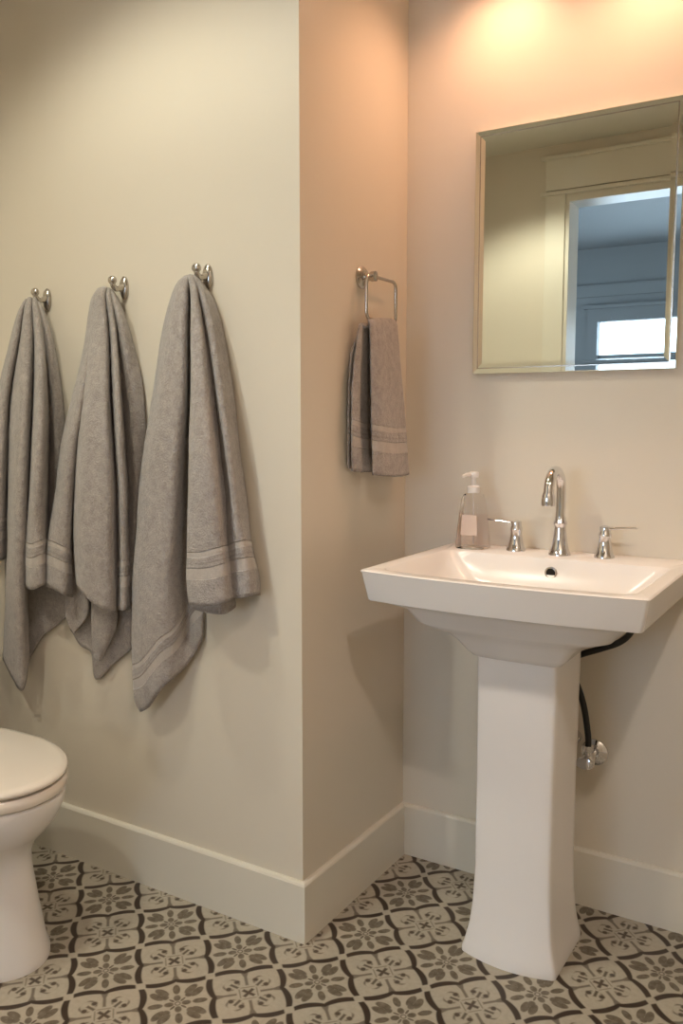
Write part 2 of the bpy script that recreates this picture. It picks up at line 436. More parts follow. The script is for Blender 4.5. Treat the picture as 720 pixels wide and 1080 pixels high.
for z, x0, x1, y0, y1, bow in [(0, .313, .532, -.325, -.13, .022), (.012, .313, .532, -.325, -.13, .022), (.03, .319, .527, -.322, -.13, .02), (.07, .328, .519, -.318, -.13, .015),
        (.12, .333, .514, -.314, -.13, .011), (.2, .336, .511, -.311, -.13, .009), (.4, .337, .511, -.311, -.13, .008), (.6, .336, .513, -.311, -.13, .008), (.67, .335, .514, -.312, -.13, .008), (.695, .335, .514, -.312, -.13, .008)]:
    col.append(rrect(x0, x1, y0, y1, .007, z, bow, k=3))
bm = bmesh.new(); loft(bm, col)
obj('pedestal', bm, M_porc, sk, angle=50)
OY, OZc = -.1262, .852
bm = bmesh.new(); lathe(bm, [(.0145, 0), (.0145, .0035), (.011, .0045), (.0105, .001), (.002, .001)], (.437, OY+.0015, OZc), '-Y')
oh = obj('overflow_ring', bm, M_nickel, sk)
bm = bmesh.new(); lathe(bm, [(.0108, .0), (.0108, .0025), (.002, .0027)], (.437, OY+.0015, OZc), '-Y'); obj('overflow_hole', bm, M_dark, sk)  # solid dark disc: the shade inside the overflow opening is put into its colour
bm = bmesh.new(); lathe(bm, [(.03, 0), (.03, .003), (.024, .005), (.02, .002), (.003, .004)], (.433, -.27, Z1-.0985)); obj('drain', bm, M_chrome, sk)

# ---------------------------------------------------------------- faucet
fx, fy = .434, -.056
ft = thing('faucet', 'chrome gooseneck widespread faucet with two lever handles on the sink back', 'faucet', (fx, fy, Z1))
bm = bmesh.new()
pr = [(.004, 0), (.026, 0), (.026, .004), (.0235, .008), (.019, .022), (.0155, .045), (.0135, .065), (.0135, .07), (.016, .073), (.016, .079), (.0135, .082), (.0125, .09), (.004, .09)]
lathe(bm, pr, (fx, fy, Z1)); obj('spout_base', bm, M_chrome, ft)
path = [(fx, fy, Z1+.085), (fx, fy, Z1+.155)]
for i in range(1, 17):
    a = PI*i/16; path.append((fx, fy-.046*(1-math.cos(a)), Z1+.155+.046*math.sin(a)))
path += [(fx, fy-.094, Z1+.145)]
bm = bmesh.new(); tube(bm, path, .0115, 20); sp = obj('spout', bm, M_chrome, ft)
bm = bmesh.new(); lathe(bm, [(.004, 0), (.0145, 0), (.0155, .006), (.0145, .022), (.012, .03), (.004, .03)], (fx, fy-.094, Z1+.124)); obj('aerator', bm, M_chrome, ft)
for sx, hx in ((-1, .322), (1, .536)):
    bm = bmesh.new()
    lathe(bm, [(.004, 0), (.0235, 0), (.0235, .004), (.020, .010), (.0155, .030), (.0135, .046), (.0150, .050), (.0150, .056), (.0125, .060), (.0125, .072), (.004, .075)], (hx, -.045, Z1))
    hd = obj('handle', bm, M_chrome, ft)
    bm = bmesh.new()
    rg = []
    for k, (d, wd, th, z) in enumerate([(-.008, .006, .004, .066), (.0, .0085, .005, .067), (.02, .0065, .004, .069), (.05, .0055, .003, .0715), (.07, .006, .0026, .073), (.074, .004, .0015, .0735)]):
        rg.append([Vector((hx+sx*d, -.045+wd*math.cos(q), Z1+z+th*math.sin(q))) for q in [2*PI*i/12 for i in range(12)]])
    loft(bm, rg); obj('lever', bm, M_chrome, hd)

# ---------------------------------------------------------------- soap dispenser
sx_, sy_ = .216, -.062
so = thing('soap_dispenser', 'clear tapered soap pump bottle on the left back corner of the sink', 'soap dispenser', (sx_, sy_, Z1))
def sq(h, r, z, rad): return rrect(sx_-h, sx_+h, sy_-r, sy_+r, rad, Z1+z, k=4, e=3)
bm = bmesh.new()
loft(bm, [sq(.036, .026, .0005, .008), sq(.0385, .028, .004, .009), sq(.0375, .0275, .02, .009), sq(.031, .0235, .085, .008), sq(.0265, .0205, .122, .008), sq(.022, .018, .134, .01), sq(.0135, .0135, .14, .0125), sq(.0135, .0135, .146, .0125)])
obj('bottle', bm, M_glass, so, angle=60)
bm = bmesh.new(); loft(bm, [sq(.034, .024, .006, .007), sq(.034, .0245, .02, .007), sq(.031, .0225, .06, .007), sq(.0285, .0215, .085, .006)])
obj('liquid_soap', bm, M_soap, so, angle=60)
bm = bmesh.new()
for z0, h0, z1, h1 in [(.035, .0375-.0022, .085, .0315-.0022)]:
    yf0, yf1 = sy_-.0272, sy_-.0240
    loft(bm, [[Vector((sx_-.022, yf0+.001, Z1+z0)), Vector((sx_+.022, yf0+.001, Z1+z0)), Vector((sx_+.019, yf1+.0005, Z1+z1)), Vector((sx_-.019, yf1+.0005, Z1+z1))],
              [Vector((sx_-.022, yf0, Z1+z0)), Vector((sx_+.022, yf0, Z1+z0)), Vector((sx_+.019, yf1-.0005, Z1+z1)), Vector((sx_-.019, yf1-.0005, Z1+z1))]])
obj('label_patch', bm, M_label, so, smooth=False)
bm = bmesh.new(); lathe(bm, [(.003, .138), (.0155, .138), (.0155, .153), (.012, .156), (.005, .157), (.005, .176), (.003, .176)], (sx_, sy_, Z1))
pm = obj('pump', bm, M_white, so)
bm = bmesh.new(); lathe(bm, [(.003, .176), (.0115, .176), (.0125, .183), (.011, .190), (.003, .191)], (sx_, sy_, Z1)); tube(bm, [(sx_, sy_, Z1+.184), (sx_-.01, sy_-.022, Z1+.184), (sx_-.015, sy_-.034, Z1+.180)], [.005, .0045, .0035], 10)
obj('nozzle', bm, M_white, pm)
bm = bmesh.new(); tube(bm, [(sx_, sy_, Z1+.14), (sx_+.003, sy_, Z1+.012)], .0022, 8); obj('dip_tube', bm, M_white, so)

# ---------------------------------------------------------------- plumbing under the sink
vx, vz = .513, .395
vv = thing('shutoff_valve', 'chrome shutoff valve on the wall behind the sink column', 'valve', (vx, YC, vz))
bm = bmesh.new(); lathe(bm, [(.004, 0), (.033, 0), (.032, .004), (.022, .010), (.012, .012), (.004, .012)], (vx, YC, vz), '-Y'); obj('escutcheon', bm, M_chrome, vv)
bm = bmesh.new(); lathe(bm, [(.004, .01), (.009, .01), (.009, .035), (.014, .036), (.014, .048), (.011, .05), (.016, .052), (.017, .075), (.012, .08), (.004, .08)], (vx, YC, vz), '-Y')
tube(bm, [(vx, YC-.06, vz), (vx, YC-.06, vz+.035)], .009, 12); tube(bm, [(vx, YC-.06, vz+.022), (vx, YC-.06, vz+.036)], .013, 6)
obj('valve_body', bm, M_chrome, vv)
bm = bmesh.new(); rg = []
for h, s_ in [(.078, .5), (.08, 1), (.09, 1), (.092, .6)]:
    rg.append([Vector((vx + .022*s_*math.cos(a), YC-h, vz + .013*s_*math.sin(a))) for a in [2*PI*i/20 for i in range(20)]])
loft(bm, rg); obj('valve_handle', bm, M_chrome, vv)
p = catmull([(vx, YC-.06, vz+.032), (.512, -.05, .46), (.500, -.052, .53), (.480, -.058, .59), (.462, -.075, .63), (.475, -.09, .645), (.505, -.1, .664), (.55, -.1, .684), (.59, -.1, .704), (.612, -.095, .727), (.616, -.09, .752)], 8)
bm = bmesh.new(); tube(bm, p, .0075, 12)
hs = tag(obj('supply_hose', bm, M_black), 'black flexible supply hose looping behind the sink column', 'hose')
bm = bmesh.new(); lathe(bm, [(.004, 0), (.019, 0), (.019, .1), (.022, .1), (.022, .12), (.019, .12), (.019, .205), (.004, .205)], (.433, -.07, .42))
tube(bm, catmull([(.433, -.07, .43), (.433, -.07, .40), (.44, -.05, .375), (.455, -.03, .38), (.463, -.01, .42), (.468, YC-.002, .43)], 6), .016, 14)
dt = thing('drain_trap', 'chrome drain pipe partly hidden behind the sink column', 'pipe', (.433, -.07, .42))
obj('pipe', bm, M_chrome, dt)

# ---------------------------------------------------------------- toilet
TY = -.885
def egg(xf, xb, hw, z, n=48, sq_=.75):
    xc = xf - hw*1.35                               # widest place
    pts = []
    for i in range(n):
        t = 2*PI*i/n; c, s_ = math.cos(t), math.sin(t)
        if c >= 0: x = xc + (xf-xc)*c; y = hw*s_
        else:
            x = xc + (xc-xb)*(-(abs(c)**sq_)); y = hw*(abs(s_)**.8)*(1 if s_ > 0 else -1)
        pts.append(Vector((x, TY+y, z)))
    return pts
tt = thing('toilet', 'white toilet with closed lid beside the towel wall', 'toilet', (-.70, TY, 0))
bm = bmesh.new()
loft(bm, [egg(-.452, -1.0, .113, 0), egg(-.452, -1.0, .113, .012), egg(-.459, -1.0, .107, .03), egg(-.479, -1.0, .100, .12), egg(-.495, -1.0, .096, .2), egg(-.497, -1.0, .099, .235), egg(-.487, -1.0, .114, .265),
          egg(-.462, -1.02, .138, .29), egg(-.434, -1.02, .160, .32), egg(-.417, -1.02, .173, .350), egg(-.410, -1.02, .179, .372), egg(-.410, -1.02, .179, .384), egg(-.415, -1.02, .175, .388),
          egg(-.457, -.88, .135, .388), egg(-.477, -.86, .12, .36), egg(-.547, -.82, .06, .25)])
obj('bowl', bm, M_porc, tt, angle=50)
bm = bmesh.new()
loft(bm, [egg(-.447, -.88, .142, .392), egg(-.409, -.93, .179, .392), egg(-.404, -.93, .184, .397), egg(-.404, -.93, .184, .413), egg(-.408, -.93, .180, .418), egg(-.447, -.88, .142, .418)], False, False)
bmv = bm
obj('seat_ring', bm, M_seat, tt, angle=50)
bm = bmesh.new()
loft(bm, [egg(-.427, -.91, .165, .4235), egg(-.408, -.925, .180, .4235), egg(-.403, -.925, .185, .428), egg(-.403, -.925, .185, .433), egg(-.407, -.925, .181, .438), egg(-.423, -.915, .166, .4405), egg(-.497, -.86, .10, .442), egg(-.597, -.79, .03, .4425)])
obj('lid', bm, M_seat, tt, angle=50)
for q in (-1, 1): obj('hinge', B(-.945, -.915, TY+q*.075-.015, TY+q*.075+.015, .390, .428, bev=.006), M_seat, tt)
bm = bmesh.new(); loft(bm, [rrect(-1.10, -.965, TY-.19, TY+.19, .02, .395), rrect(-1.105, -.96, TY-.2, TY+.2, .025, .45), rrect(-1.11, -.95, TY-.215, TY+.215, .025, .74)]); obj('tank', bm, M_porc, tt)
bm = bmesh.new(); loft(bm, [rrect(-1.115, -.94, TY-.225, TY+.225, .025, .742), rrect(-1.118, -.935, TY-.23, TY+.23, .025, .75), rrect(-1.118, -.935, TY-.23, TY+.23, .025, .768), rrect(-1.112, -.942, TY-.222, TY+.222, .022, .776)]); obj('tank_lid', bm, M_porc, tt)
bm = bmesh.new(); tube(bm, [(-.955, TY-.15, .69), (-.935, TY-.15, .69)], .01); tube(bm, [(-.935, TY-.155, .69), (-.933, TY-.09, .682)], .006); obj('flush_lever', bm, M_chrome, tt)

